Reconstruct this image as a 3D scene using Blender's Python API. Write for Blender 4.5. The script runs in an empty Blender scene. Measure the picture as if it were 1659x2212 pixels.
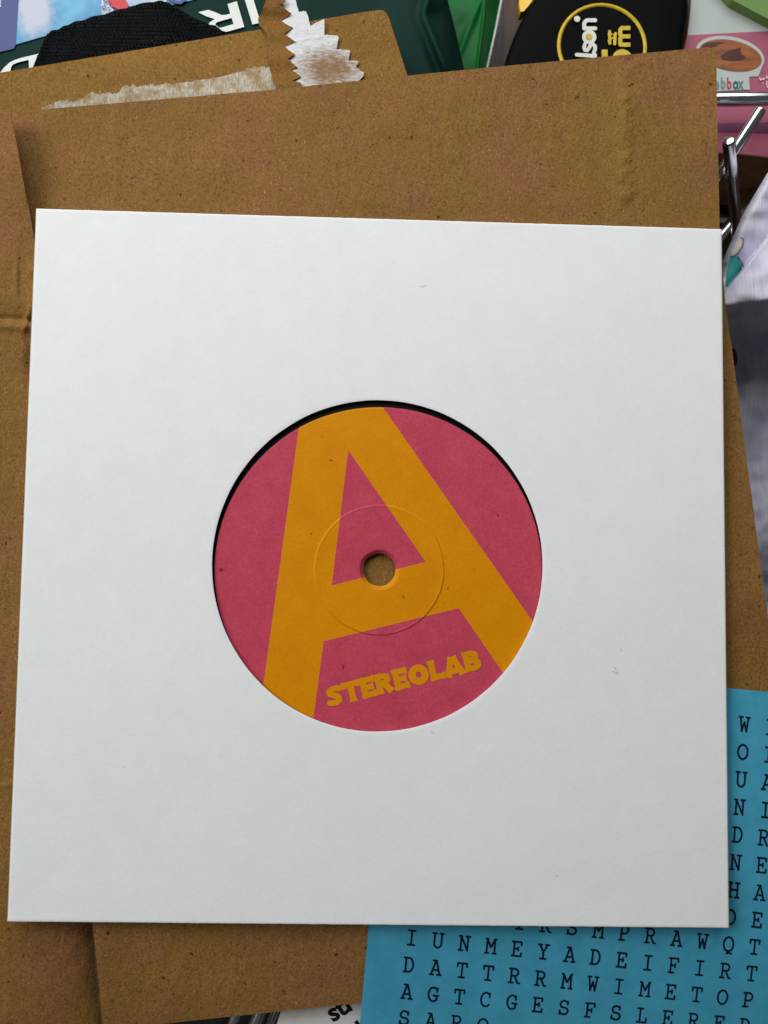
import bpy, bmesh, math, random
from mathutils import Vector, Matrix, noise
from mathutils.geometry import tessellate_polygon
random.seed(7)
sc = bpy.context.scene
COL = sc.collection

# ------------------------------------------------------------------ camera
CAM_R = Matrix(((0.99951045, -0.02110557, -0.02309574),
                (0.01978786, 0.99824212, -0.05586694),
                (0.02423424, 0.05538258, 0.99817106)))      # columns: camera right, up, back
CAM_C = Vector((-0.00313293, 0.00204042, 0.19702724))
FPX, CU, CV = 1661.0, 829.5, 1106.0
cd = bpy.data.cameras.new('camera')
cam = bpy.data.objects.new('camera', cd)
COL.objects.link(cam)
cam.matrix_world = Matrix.Translation(CAM_C) @ CAM_R.to_4x4()
cd.sensor_fit = 'VERTICAL'
cd.sensor_height = 36.0
cd.sensor_width = 27.0
cd.lens = 36.0 * FPX / 2212.0
cd.clip_start = 0.01
cd.clip_end = 20.0
cd.dof.use_dof = True
cd.dof.focus_distance = 0.1985
cd.dof.aperture_fstop = 22.0
sc.camera = cam

# ------------------------------------------------------------------ light
w = bpy.data.worlds.new('World')
sc.world = w
w.use_nodes = True
bg = w.node_tree.nodes['Background']
bg.inputs[0].default_value = (0.93, 0.97, 1.0, 1)
bg.inputs[1].default_value = 0.06
ld = bpy.data.lights.new('window_light', 'AREA')
ld.shape = 'RECTANGLE'
ld.size = 0.55
ld.size_y = 0.65
ld.energy = 10.1
ld.color = (1.0, 0.985, 0.955)
lamp = bpy.data.objects.new('window_light', ld)
COL.objects.link(lamp)
lamp.location = Vector((-0.98, 0.36, 0.78))
lamp.rotation_euler = (Vector((0.02, 0, 0)) - lamp.location).to_track_quat('-Z', 'Y').to_euler()
ld2 = bpy.data.lights.new('top_fill_light', 'AREA')  # added soft fill for the top-to-bottom falloff, not an actual window
ld2.shape = 'RECTANGLE'
ld2.size = 0.7
ld2.size_y = 0.4
ld2.energy = 2.85
ld2.color = (0.96, 0.985, 1.0)
lamp2 = bpy.data.objects.new('top_fill_light', ld2)
COL.objects.link(lamp2)
lamp2.location = Vector((-0.06, 0.45, 0.33))
lamp2.rotation_euler = (Vector((0, 0.05, 0)) - lamp2.location).to_track_quat('-Z', 'Y').to_euler()
sc.view_settings.view_transform = 'Standard'
sc.view_settings.look = 'None'
sc.view_settings.exposure = 0.0
sc.view_settings.gamma = 1.0
sc.cycles.max_bounces = 8

# ------------------------------------------------------------------ helpers
def P(u, v, z=0.0):
    """a point of the place seen at (u, v), at height z above the sleeve's face"""
    d = CAM_R @ Vector(((u - CU) / FPX, -(v - CV) / FPX, -1.0))
    return CAM_C + d * ((z - CAM_C.z) / d.z)

def lin(r, g, b):
    f = lambda c: (c / 255 / 12.92) if c / 255 <= 0.04045 else ((c / 255 + 0.055) / 1.055) ** 2.4
    return (f(r), f(g), f(b), 1.0)

def sm(a, b, x):
    t = min(1, max(0, (x - a) / (b - a)))
    return t * t * (3 - 2 * t)

def interp(pts, x):
    if x <= pts[0][0]:
        a, b = pts[0], pts[1]
    elif x >= pts[-1][0]:
        a, b = pts[-2], pts[-1]
    else:
        for a, b in zip(pts, pts[1:]):
            if a[0] <= x <= b[0]:
                break
    return a[1] + (b[1] - a[1]) * (x - a[0]) / (b[0] - a[0])

Y0 = P(829, 1740, 0).y
def droop(y):
    """the mailer and what lies on it sag towards the near edge"""
    return 1.25 * min(0.0, y - Y0) ** 2

def n3(x, y, s, seed=0.0):
    return noise.noise(Vector((x * s + seed, y * s - seed * 0.7, seed * 1.3)))

def thing(name, label, cat, loc, group=None):
    o = bpy.data.objects.new(name, None)
    COL.objects.link(o)
    o.empty_display_size = 0.01
    o.location = loc
    o['label'] = label
    o['category'] = cat
    if group:
        o['group'] = group
    return o

class MB:
    """collects faces; build() links them as ONE mesh object, vertices given in world space"""
    def __init__(s):
        s.v, s.f, s.sm = [], [], []
    def add(s, vs, fs, smooth=False):
        k = len(s.v)
        s.v += [Vector(p) for p in vs]
        for f in fs:
            s.f.append([i + k for i in f]); s.sm.append(smooth)
    def build(s, name, mat, parent=None, label=None, root=None, kind=None):
        off = Vector((0, 0, 0))
        q = parent
        while q is not None:
            off += Vector(q.location); q = q.parent
        me = bpy.data.meshes.new(name)
        me.from_pydata([tuple(p - off) for p in s.v], [], s.f)
        me.polygons.foreach_set('use_smooth', s.sm)
        me.materials.append(mat)
        me.update()
        o = bpy.data.objects.new(name, me)
        COL.objects.link(o)
        if parent:
            o.parent = parent
        if label:
            o['label'] = label
        if kind:
            o['kind'] = kind
        return o

def grid(mb, fn, ns, nt, thick=0.0, smooth=True):
    """a sheet: fn(s, t) -> world point; optional thickness downward with closed edges"""
    top = [fn(i / ns, j / nt) for j in range(nt + 1) for i in range(ns + 1)]
    W = ns + 1
    F = [(j * W + i, j * W + i + 1, (j + 1) * W + i + 1, (j + 1) * W + i) for j in range(nt) for i in range(ns)]
    a, b, c = top[F[0][0]], top[F[0][1]], top[F[0][3]]
    if (b - a).cross(c - a).z < 0:
        F = [f[::-1] for f in F]
    mb.add(top, F, smooth)
    if thick:
        bot = [p - Vector((0, 0, thick)) for p in top]
        mb.add(bot, [f[::-1] for f in F], smooth)
        rim = [i for i in range(W)] + [j * W + ns for j in range(1, nt + 1)] + [nt * W + i for i in range(ns - 1, -1, -1)] + [j * W for j in range(nt - 1, 0, -1)]
        n = len(rim)
        vs = [top[i] for i in rim] + [bot[i] for i in rim]
        mb.add(vs, [(k, k + n, (k + 1) % n + n, (k + 1) % n) for k in range(n)], False)

def poly(mb, loops, zf=0.0, thick=0.0, world=False):
    """flat cut piece from outline (u, v) loops (first outer, others holes) at height zf"""
    L = []
    for lp in loops:
        if world:
            L.append([Vector(p) for p in lp])
        else:
            L.append([P(u, v, zf(u, v) if callable(zf) else zf) for u, v in lp])
    tris = tessellate_polygon([[Vector((p.x, p.y, 0)) for p in lp] for lp in L])
    vs = [p for lp in L for p in lp]
    F = []
    for t in tris:
        a, b, c = (vs[i] for i in t)
        F.append(t if (b - a).cross(c - a).z > 0 else t[::-1])
    mb.add(vs, F)
    if thick:
        dn = Vector((0, 0, thick))
        mb.add([p - dn for p in vs], [f[::-1] for f in F])
        for lp in L:
            n = len(lp)
            mb.add(lp + [p - dn for p in lp], [(k, (k + 1) % n, (k + 1) % n + n, k + n) for k in range(n)])

def arc(cx, cy, rx, ry, a0, a1, n=14):
    return [(cx + rx * math.cos(math.radians(a0 + (a1 - a0) * i / n)), cy + ry * math.sin(math.radians(a0 + (a1 - a0) * i / n))) for i in range(n + 1)]

def stroke(mb, pts, wd, tf, cap=True, dz=4e-7, cnt=[0], joint=True, flare=0.0):
    """a pen stroke of width wd (in the units of pts) mapped to the place by tf(x, y, lift)"""
    h = wd / 2
    for k, ((x0, y0), (x1, y1)) in enumerate(zip(pts, pts[1:])):
        d = math.hypot(x1 - x0, y1 - y0)
        if d < 1e-9:
            continue
        nx, ny = -(y1 - y0) / d * h, (x1 - x0) / d * h
        cnt[0] = (cnt[0] + 1) % 240
        vs = [tf(x0 + nx, y0 + ny, cnt[0] * dz), tf(x0 - nx, y0 - ny, cnt[0] * dz), tf(x1 - nx, y1 - ny, cnt[0] * dz), tf(x1 + nx, y1 + ny, cnt[0] * dz)]
        f = (0, 1, 2, 3)
        if (vs[1] - vs[0]).cross(vs[2] - vs[0]).z < 0:
            f = f[::-1]
        mb.add(vs, [f])
    if flare:
        for (x0, y0), (x1, y1) in ((pts[1], pts[0]), (pts[-2], pts[-1])):
            d = math.hypot(x1 - x0, y1 - y0)
            dx, dy = (x1 - x0) / d, (y1 - y0) / d
            ax, ay, L = x1 - dx * wd * 0.75, y1 - dy * wd * 0.75, wd * 0.04
            g = h * (1 + flare)
            cnt[0] = (cnt[0] + 1) % 240
            vs = [tf(ax - dy * h, ay + dx * h, cnt[0] * dz), tf(ax + dy * h, ay - dx * h, cnt[0] * dz), tf(x1 + dx * L + dy * g, y1 + dy * L - dx * g, cnt[0] * dz), tf(x1 + dx * L - dy * g, y1 + dy * L + dx * g, cnt[0] * dz)]
            f = (0, 1, 2, 3)
            if (vs[1] - vs[0]).cross(vs[2] - vs[0]).z < 0:
                f = f[::-1]
            mb.add(vs, [f])
    for k, (x, y) in enumerate(pts):
        end = k in (0, len(pts) - 1)
        if (end and not cap) or (not end and not joint):
            continue
        cnt[0] = (cnt[0] + 1) % 240
        vs = [tf(x + h * math.cos(a * math.pi / 5), y + h * math.sin(a * math.pi / 5), cnt[0] * dz) for a in range(10)]
        f = tuple(range(10))
        if (vs[1] - vs[0]).cross(vs[2] - vs[0]).z < 0:
            f = f[::-1]
        mb.add(vs, [f])

def rod(mb, a, b, r, n=28, bev=0.0006, cut=None):
    """round bar from a to b with softened ends"""
    a, b = Vector(a), Vector(b)
    ax = (b - a).normalized()
    sx = ax.orthogonal().normalized(); sy = ax.cross(sx)
    L = (b - a).length
    prof = [(0, 0), (0, r - bev), (bev * 0.3, r - bev * 0.3), (bev, r), (L - bev, r), (L - bev * 0.3, r - bev * 0.3), (L, r - bev), (L, 0)]
    vs = []
    for h, q in prof:
        for k in range(n):
            t = 2 * math.pi * k / n
            vs.append(a + ax * h + (sx * math.cos(t) + sy * math.sin(t)) * max(q, 1e-6))
    F = [(j * n + k, j * n + (k + 1) % n, (j + 1) * n + (k + 1) % n, (j + 1) * n + k) for j in range(len(prof) - 1) for k in range(n)]
    mb.add(vs, F, True)

def text_mesh(mb, body, size, tf, extrude=0.0, bold=0.0):
    """letters of Blender's built-in face, mapped to the place by tf(x, y, lift)"""
    cu = bpy.data.curves.new('lettering', 'FONT')
    cu.body = body; cu.size = size; cu.offset = bold; cu.resolution_u = 4
    o = bpy.data.objects.new('lettering', cu)
    COL.objects.link(o)
    bpy.context.view_layer.update()
    me = o.evaluated_get(bpy.context.evaluated_depsgraph_get()).to_mesh()
    vs = [tf(v.co.x, v.co.y, 0) for v in me.vertices]
    fs = []
    for p in me.polygons:
        f = tuple(p.vertices)
        if (vs[f[1]] - vs[f[0]]).cross(vs[f[2]] - vs[f[0]]).z < 0:
            f = f[::-1]
        fs.append(f)
    mb.add(vs, fs)
    o.to_mesh_clear()
    bpy.data.objects.remove(o); bpy.data.curves.remove(cu)

# ------------------------------------------------------------------ materials
class NT:
    def __init__(s, name):
        s.m = bpy.data.materials.new(name); s.m.use_nodes = True
        s.t = s.m.node_tree; s.n = s.t.nodes; s.l = s.t.links
        s.b = s.n['Principled BSDF']
        s.co = s.n.new('ShaderNodeTexCoord').outputs['Object']
    def node(s, typ, **kw):
        o = s.n.new(typ)
        for k, v in kw.items():
            setattr(o, k, v)
        return o
    def mapping(s, scale=(1, 1, 1), rot=(0, 0, 0), loc=(0, 0, 0), src=None):
        m = s.node('ShaderNodeMapping')
        m.inputs['Scale'].default_value = scale; m.inputs['Rotation'].default_value = rot; m.inputs['Location'].default_value = loc
        s.l.new(src or s.co, m.inputs['Vector'])
        return m.outputs[0]
    def noise(s, scale, detail=4, rough=0.55, vec=None, dist=0.0):
        n = s.node('ShaderNodeTexNoise')
        n.inputs['Scale'].default_value = scale; n.inputs['Detail'].default_value = detail; n.inputs['Roughness'].default_value = rough
        n.inputs['Distortion'].default_value = dist
        s.l.new(vec or s.co, n.inputs['Vector'])
        return n.outputs['Fac']
    def ramp(s, fac, a, b, c0=0.0, c1=1.0):
        n = s.node('ShaderNodeMapRange')
        n.inputs['From Min'].default_value = a; n.inputs['From Max'].default_value = b
        n.inputs['To Min'].default_value = c0; n.inputs['To Max'].default_value = c1
        n.clamp = True
        s.l.new(fac, n.inputs['Value'])
        return n.outputs[0]
    def mix(s, fac, a, b, mode='MIX'):
        n = s.node('ShaderNodeMix', data_type='RGBA', blend_type=mode)
        for sock, v in ((n.inputs[0], fac), (n.inputs[6], a), (n.inputs[7], b)):
            if isinstance(v, (int, float)):
                sock.default_value = v
            elif isinstance(v, tuple):
                sock.default_value = v
            else:
                s.l.new(v, sock)
        return n.outputs[2]
    def math(s, op, a, b=0.0, c=None):
        n = s.node('ShaderNodeMath', operation=op)
        for sock, v in zip(n.inputs, (a, b, c)):
            if v is None:
                continue
            if isinstance(v, (int, float)):
                sock.default_value = v
            else:
                s.l.new(v, sock)
        return n.outputs[0]
    def color(s, c):
        if isinstance(c, tuple):
            s.b.inputs['Base Color'].default_value = c
        else:
            s.l.new(c, s.b.inputs['Base Color'])
    def bump(s, h, dist=0.0001, strength=1.0, prev=None):
        n = s.node('ShaderNodeBump')
        n.inputs['Strength'].default_value = strength; n.inputs['Distance'].default_value = dist
        s.l.new(h, n.inputs['Height'])
        if prev:
            s.l.new(prev, n.inputs['Normal'])
        s.l.new(n.outputs[0], s.b.inputs['Normal'])
        return n.outputs[0]
    def set(s, rough=0.5, metal=0.0, spec=0.5):
        s.b.inputs['Roughness'].default_value = rough
        s.b.inputs['Metallic'].default_value = metal
        s.b.inputs['Specular IOR Level'].default_value = spec
        return s.m

def kraft(name, base, red, dark, light, streak=0.0, rot=0.0):
    t = NT(name)
    blot = t.ramp(t.noise(42, 4, 0.6), 0.40, 0.62)
    c = t.mix(blot, base, red)
    c = t.mix(t.ramp(t.noise(30, 3, 0.5, t.mapping(loc=(4, 4, 2))), 0.48, 0.68, 0, 0.2), c, dark)
    wig = t.mapping((1, 1, 1), (0, 0, rot + 0.5))
    fib = t.noise(1, 3, 0.65, t.mapping((2400, 620, 400), (0, 0, 0.1), src=wig), 2.0)
    fib2 = t.noise(1, 3, 0.65, t.mapping((640, 2400, 400), (0, 0, -0.2), (3, 1, 2), src=wig), 2.0)
    fib3 = t.noise(1, 3, 0.65, t.mapping((1900, 800, 400), (0, 0, 1.3), (7, 5, 2), src=wig), 2.2)
    c = t.mix(t.ramp(fib, 0.50, 0.68, 0, 0.5 + streak), c, light)
    c = t.mix(t.ramp(fib2, 0.51, 0.70, 0, 0.42), c, dark)
    c = t.mix(t.ramp(fib3, 0.52, 0.70, 0, 0.45), c, light)
    c = t.mix(t.ramp(t.noise(1700, 3, 0.7, t.mapping(loc=(1, 6, 0))), 0.50, 0.66, 0, 0.6), c, dark)
    c = t.mix(t.ramp(t.noise(520, 2, 0.5, t.mapping((1, 1, 1), loc=(7, 2, 0))), 0.69, 0.76, 0, 0.8), c, lin(46, 28, 14))
    c = t.mix(t.ramp(t.noise(1, 1, 0.4, t.mapping((3300, 1300, 900), (0, 0, 0.7), (5, 9, 0))), 0.73, 0.80, 0, 0.6), c, lin(214, 180, 132))  # sparse pale flecks: small paper glints painted into the colour
    t.color(c)
    h = t.math('ADD', t.noise(1300, 4, 0.7), t.math('MULTIPLY', fib, 0.7))
    h = t.math('ADD', h, t.math('MULTIPLY', t.noise(420, 3, 0.6), 1.0))
    n1 = t.bump(h, 0.00016, 0.75)
    wr = t.noise(1, 3, 0.5, t.mapping((150, 45, 60), (0, 0, 0.5)), 1.5)
    t.bump(t.math('ADD', wr, t.noise(90, 2, 0.5)), 0.0012, 0.32, n1)
    return t.set(0.75, 0, 0.1)

M = {}
M['kraft'] = kraft('kraft_paper', lin(133, 99, 46), lin(138, 95, 58), lin(84, 55, 22), lin(164, 127, 74))
M['kraft_back'] = kraft('kraft_board', lin(134, 98, 42), lin(127, 90, 37), lin(94, 64, 24), lin(168, 130, 74), 0.2)
M['kraft_torn'] = kraft('kraft_torn', lin(130, 92, 42), lin(118, 80, 36), lin(90, 58, 24), lin(156, 116, 64))

def paper(name, c0, c1, rough=0.6, b=0.00006, spec=0.3, fine=900):
    t = NT(name)
    c = t.mix(t.ramp(t.noise(160, 4, 0.6), 0.35, 0.65), c0, c1)
    f = t.noise(fine, 4, 0.7)
    c = t.mix(t.ramp(f, 0.5, 0.8, 0, 0.35), c, tuple(x * 0.86 for x in c1[:3]) + (1,))
    t.color(c)
    h = t.math('ADD', t.noise(1400, 4, 0.7), t.math('MULTIPLY', t.noise(500, 3, 0.6), 0.5))
    t.bump(h, b, 0.6)
    return t.set(rough, 0, spec)

M['white_card'] = paper('white_card', lin(234, 235, 235), lin(231, 232, 232), 0.62, 0.00007)
M['card_edge'] = paper('card_edge', lin(228, 222, 200), lin(214, 204, 178))
M['white_liner'] = paper('white_liner', lin(226, 224, 222), lin(214, 210, 206))
M['blue_card'] = paper('blue_card', lin(70, 158, 187), lin(62, 147, 176), 0.5, 0.00005)
M['ink'] = paper('navy_ink', lin(14, 18, 44), lin(10, 12, 34), 0.5)
M['black_ink'] = paper('black_ink', lin(20, 20, 24), lin(14, 14, 18), 0.5)

def plain(name, c, rough=0.4, metal=0.0, spec=0.5, var=0.0, scale=200, bump=0.0):
    t = NT(name)
    if var:
        t.color(t.mix(t.ramp(t.noise(scale, 4, 0.6), 0.35, 0.68), c, tuple(x * (1 - var) for x in c[:3]) + (1,)))
    else:
        t.color(c)
    if bump:
        t.bump(t.noise(scale * 2, 4, 0.6), bump, 0.7)
    return t.set(rough, metal, spec)

M['orange'] = plain('orange_print', lin(217, 140, 2), 0.6, 0, 0.12, 0.10, 160)
M['vinyl'] = plain('black_vinyl', (0.005, 0.005, 0.0055, 1), 0.5, 0, 0.06)
M['chrome'] = plain('chrome', (0.82, 0.83, 0.84, 1), 0.2, 1.0, 0.5, 0.15, 120)
M['steel'] = plain('grey_steel', (0.16, 0.165, 0.17, 1), 0.32, 1.0, 0.5, 0.2, 60)
M['rubber'] = plain('black_rubber', (0.0022, 0.0024, 0.0027, 1), 0.6, 0, 0.05, 0.4, 90, 0.0001)
M['yellow'] = plain('yellow_paint', lin(208, 176, 14), 0.45, 0, 0.4, 0.28, 500, 0.0001)
M['yellow_body'] = plain('yellow_plastic', lin(240, 190, 8), 0.3)
M['white_paint'] = plain('white_paint', lin(216, 216, 206), 0.5, 0, 0.3, 0.1, 500, 0.0001)

# ------------------------------------------------------------------ tabletop
TZ = -0.072
t = NT('dark_wood')
gr = t.noise(1, 5, 0.65, t.mapping((420, 9, 40), (0, 0, -0.12)), 0.8)
c = t.mix(t.ramp(gr, 0.36, 0.66), lin(30, 19, 12), lin(74, 46, 28))
c = t.mix(t.ramp(t.noise(1, 3, 0.6, t.mapping((1500, 40, 40), (0, 0, -0.12))), 0.5, 0.72, 0, 0.7), c, lin(30, 18, 12))
t.color(c); t.bump(gr, 0.0006, 0.7)
M['wood'] = t.set(0.5, 0, 0.35)
mb = MB()
poly(mb, [[(-1.2, -1.2, TZ), (1.2, -1.2, TZ), (1.2, 1.2, TZ), (-1.2, 1.2, TZ)]], thick=0.03, world=True)
table = mb.build('tabletop', M['wood'])
table['kind'] = 'structure'
table['label'] = 'dark brown wooden tabletop under the clutter'

# ------------------------------------------------------------------ vinyl record
ZL = -0.00085                                          # label face
RC = P(819.5, 1230.5, ZL)
RL = (P(819.5 + 352.3, 1230.5, ZL) - RC).length            # label radius
rec = thing('vinyl_record', 'black seven inch record with a pink and orange paper label, inside the white sleeve', 'record', (RC.x, RC.y, -0.0017))

def lathe(mb, prof, n=240, jit=None):
    vs, F = [], []
    for r, z in prof:
        for k in range(n):
            a = 2 * math.pi * k / n
            q = r + (jit(a, r) if jit else 0)
            vs.append(Vector((RC.x + q * math.cos(a), RC.y + q * math.sin(a), z)))
    for j in range(len(prof) - 1):
        for k in range(n):
            F.append((j * n + k, j * n + (k + 1) % n, (j + 1) * n + (k + 1) % n, (j + 1) * n + k)[::-1])
    mb.add(vs, F, True)

RH = 0.0042
mb = MB()
prof = [(RH + 0.00015, -0.00168), (RH + 0.0001, ZL - 0.0008), (RH + 0.0012, ZL - 0.0001), (RL + 0.0002, ZL - 0.00012), (RL + 0.0005, ZL - 0.0003)]
r = RL + 0.0012
while r < 0.0852:
    prof += [(r, ZL - 0.00032), (r + 0.0002, ZL - 0.00036)]
    r += 0.0006 if r < RL + 0.012 else 0.002
prof += [(0.0856, ZL - 0.0004), (0.0858, ZL - 0.0006), (0.0856, -0.00155), (0.0850, -0.00168), (RH + 0.00015, -0.00168)]
lathe(mb, prof)
mb.build('disc', M['vinyl'], rec)

# label: printed A made of straight edges
def lz(x, y):
    return ((500 + x * .54249) / 1.15732, (960 + y * .54249) / 1.15732)
def lw(x, y):
    p = P(*lz(x, y), ZL)
    return p.x - RC.x, p.y - RC.y
t = NT('label_print')
wob = t.node('ShaderNodeTexNoise'); wob.inputs['Scale'].default_value = 1500; wob.inputs['Detail'].default_value = 2
t.l.new(t.co, wob.inputs['Vector'])
sub = t.node('ShaderNodeVectorMath', operation='SUBTRACT'); t.l.new(wob.outputs['Color'], sub.inputs[0]); sub.inputs[1].default_value = (.5, .5, .5)
scl = t.node('ShaderNodeVectorMath', operation='SCALE'); t.l.new(sub.outputs[0], scl.inputs[0]); scl.inputs['Scale'].default_value = 0.00022
addv = t.node('ShaderNodeVectorMath', operation='ADD'); t.l.new(t.co, addv.inputs[0]); t.l.new(scl.outputs[0], addv.inputs[1])
def half(p, q, inside):
    """smooth 0..1 mask of the side of line pq that holds the point inside"""
    (x0, y0), (x1, y1), (xi, yi) = lw(*p), lw(*q), lw(*inside)
    nx, ny = y0 - y1, x1 - x0
    d = math.hypot(nx, ny); nx /= d; ny /= d
    if (xi - x0) * nx + (yi - y0) * ny < 0:
        nx, ny = -nx, -ny
    dp = t.node('ShaderNodeVectorMath', operation='DOT_PRODUCT')
    t.l.new(addv.outputs[0], dp.inputs[0]); dp.inputs[1].default_value = (nx, ny, 0)
    c0 = x0 * nx + y0 * ny
    return t.ramp(dp.outputs['Value'], c0 - 0.00005, c0 + 0.00005)
MUL = lambda *a: a[0] if len(a) == 1 else t.math('MULTIPLY', a[0], MUL(*a[1:]))
mid = (700, 1000)
outer = MUL(half((455, 205), (293, 1380), mid), half((840, 103), (1530, 1090), mid))
tri = MUL(half((683, 305), (607, 928), (720, 700)), half((683, 305), (1040, 820), (720, 700)), half((607, 928), (1040, 820), (720, 700)))
trap = MUL(half((570, 1185), (1192, 1033), (900, 1300)), half((570, 1185), (523, 1535), (900, 1300)), half((1192, 1033), (1398, 1332), (900, 1300)))
mask = MUL(outer, t.math('SUBTRACT', 1.0, tri), t.math('SUBTRACT', 1.0, trap))
nA = t.ramp(t.noise(120, 4, 0.6), 0.35, 0.68)
grain = t.ramp(t.noise(1500, 3, 0.8), 0.36, 0.66)
pink = t.mix(t.math('MULTIPLY', grain, 0.5), t.mix(nA, lin(202, 77, 96), lin(190, 68, 88)), lin(158, 50, 74))
oran = t.mix(t.math('MULTIPLY', grain, 0.4), t.mix(nA, lin(218, 142, 0), lin(211, 133, 0)), lin(192, 118, 2))
c = t.mix(mask, pink, oran)
c = t.mix(t.ramp(t.noise(520, 1, 0.3, t.mapping(loc=(2.3, 4.1, 0))), 0.80, 0.83, 0, 0.8), c, lin(110, 40, 30))
t.color(c)
t.bump(t.noise(1500, 4, 0.7), 0.00008, 0.7)
M['label'] = t.set(0.55, 0, 0.12)
mb = MB()
RR = (P(*lz(1130, 850), ZL) - P(*lz(537, 865), ZL)).length / 2
prof = []
for rr in [RL, RL - 0.0002, RL - 0.0006, 0.036, 0.028, 0.022, RR + 0.0012, RR + 0.0006]:
    prof.append((rr, ZL - (0.00008 if rr >= RL else 0)))
for d, hgt in ((0.0004, 0.0), (0.00026, -0.00001), (0.00014, 0.00003), (0.00002, 0.00016), (-0.00010, 0.00019), (-0.00024, 0.00016), (-0.0008, 0.00013)):
    prof.append((RR + d, ZL + hgt))
ZI = ZL + 0.00012
prof += [(0.012, ZI), (0.0085, ZI), (RH + 0.0012, ZI), (RH + 0.00085, ZI - 0.00004), (RH + 0.0007, ZI - 0.00016), (RH + 0.0004, ZI - 0.00044), (RH + 0.0001, ZI - 0.00072), (RH - 0.00002, ZI - 0.00078), (RH - 0.00004, ZI - 0.0009)]
prof = prof[::-1]
lathe(mb, prof, 300, lambda a, r: (0.00012 * noise.noise(Vector((math.cos(a) * 1.6, math.sin(a) * 1.6, 3))) if r < 0.006 else 0.00010 * noise.noise(Vector((math.cos(a) * 3, math.sin(a) * 3, r * 10)))))
label = mb.build('paper_label', M['label'], rec)

# lettering on the label
FAT = {
 'S': (.78, [[(.70, .80), (.60, .84), (.36, .85), (.20, .76), (.22, .62), (.40, .52), (.56, .40), (.56, .24), (.42, .15), (.20, .16), (.08, .22)]]),
 'T': (.84, [[(.0, .86), (.84, .86)], [(.42, 1), (.42, 0)]]),
 'E': (.72, [[(.16, 1), (.16, 0)], [(.1, .87), (.70, .87)], [(.1, .5), (.62, .5)], [(.1, .13), (.70, .13)]]),
 'R': (.84, [[(.16, 1), (.16, 0)], [(.1, .86), (.40, .86), (.58, .80), (.60, .64), (.50, .52), (.16, .50)], [(.42, .46), (.68, .02)]]),
 'O': (.98, [arc(.48, .5, .32, .35, 0, 360, 20)]),
 'L': (.70, [[(.16, 1), (.16, 0)], [(.1, .14), (.68, .14)]]),
 'A': (.94, [[(.10, .0), (.44, .96)], [(.82, .0), (.50, .96)], [(.24, .26), (.68, .26)]]),
 'B': (.86, [[(.16, 1), (.16, 0)], [(.1, .87), (.46, .87), (.60, .78), (.58, .62), (.44, .54), (.16, .54)], [(.3, .5), (.54, .46), (.66, .34), (.62, .18), (.46, .13), (.1, .13)]]),
}
b0 = Vector(lw(592, 1490)); b1 = Vector(lw(1308, 1310)); h1 = Vector(lw(570, 1400))
word = 'STEREOLAB'
adv = sum(FAT[ch][0] for ch in word)
ex = (b1 - b0) / adv; ey = (h1 - b0)
ey = Vector((-ex.y, ex.x)).normalized() * ey.length
mb = MB(); x = 0
for ch in word:
    wdt, strokes = FAT[ch]
    count = [0]
    jx, jy = random.uniform(-.01, .01), random.uniform(-.02, .02)
    def tf(px, py, lift, x=x, jx=jx, jy=jy):
        q = b0 + ex * (x + px + jx) + ey * (py + jy)
        e = 0.00007 * noise.noise(Vector((q.x * 1500, q.y * 1500, 1)))
        return Vector((RC.x + q.x + e, RC.y + q.y - e, ZL + 0.00003 + lift))
    if ch == 'O':
        q = lambda L: [tf(px, py, 0.00001) for px, py in L[:-1]]
        poly(mb, [q(arc(.48, .5, .47, .51, 0, 360, 30)), q(arc(.48, .5, .13, .17, 0, 360, 16))], thick=0.00001, world=True)
        strokes = []
    for s in strokes:
        fine = []
        for (ax, ay), (bx, by) in zip(s, s[1:]):
            fine += [(ax + (bx - ax) * i / 3, ay + (by - ay) * i / 3) for i in range(3)]
        fine.append(s[-1])
        stroke(mb, fine, 0.36 if ch == 'O' else 0.285, tf, cap=(ch in 'O'), dz=1e-6, cnt=count, flare=0.28 if len(s) == 2 else 0.0)
    x += wdt
mb.build('printed_name', M['orange'], label)

# ------------------------------------------------------------------ record sleeve
slv = thing('record_sleeve', 'plain white card record sleeve with a round die-cut centre hole', 'sleeve', (0, 0, -0.002))
TL, TR, BR, BL = P(78.2, 450.2), P(1559.0, 494.4), P(1575.0, 2005.2), P(15.8, 1991.3)
HC = (P(815, 863.7, 0) + P(815, 1581.3, 0)) / 2
HC.x = ((P(1172.2, 1223, 0) + P(458, 1223, 0)) / 2).x
HR = 0.25 * ((P(1172.2, 1223, 0) - P(458, 1223, 0)).length + (P(815, 863.7, 0) - P(815, 1581.3, 0)).length)
def edge_pt(a):
    """where the ray at angle a from the hole centre meets the outline"""
    d = Vector((math.cos(a), math.sin(a), 0))
    best = None
    cs = [TL, TR, BR, BL]
    for p, q in zip(cs, cs[1:] + cs[:1]):
        e = q - p
        den = d.x * e.y - d.y * e.x
        if abs(den) < 1e-12:
            continue
        tt = ((p.x - HC.x) * e.y - (p.y - HC.y) * e.x) / den
        uu = ((p.x - HC.x) * d.y - (p.y - HC.y) * d.x) / den
        if tt > 0 and -1e-6 <= uu <= 1 + 1e-6 and (best is None or tt < best):
            best = tt
    return HC + d * best
angs = [2 * math.pi * k / 480 for k in range(480)] + [math.atan2(p.y - HC.y, p.x - HC.x) % (2 * math.pi) for p in (TL, TR, BR, BL)]
angs = sorted(set(angs))
def zs(p):
    """soft waviness of the card"""
    de = min(abs(p.x - TL.x), abs(p.x - TR.x), abs(p.y - TL.y), abs(p.y - BL.y))
    return 0.00028 * n3(p.x, p.y, 22, 4) * sm(0, 0.02, de)
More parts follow.
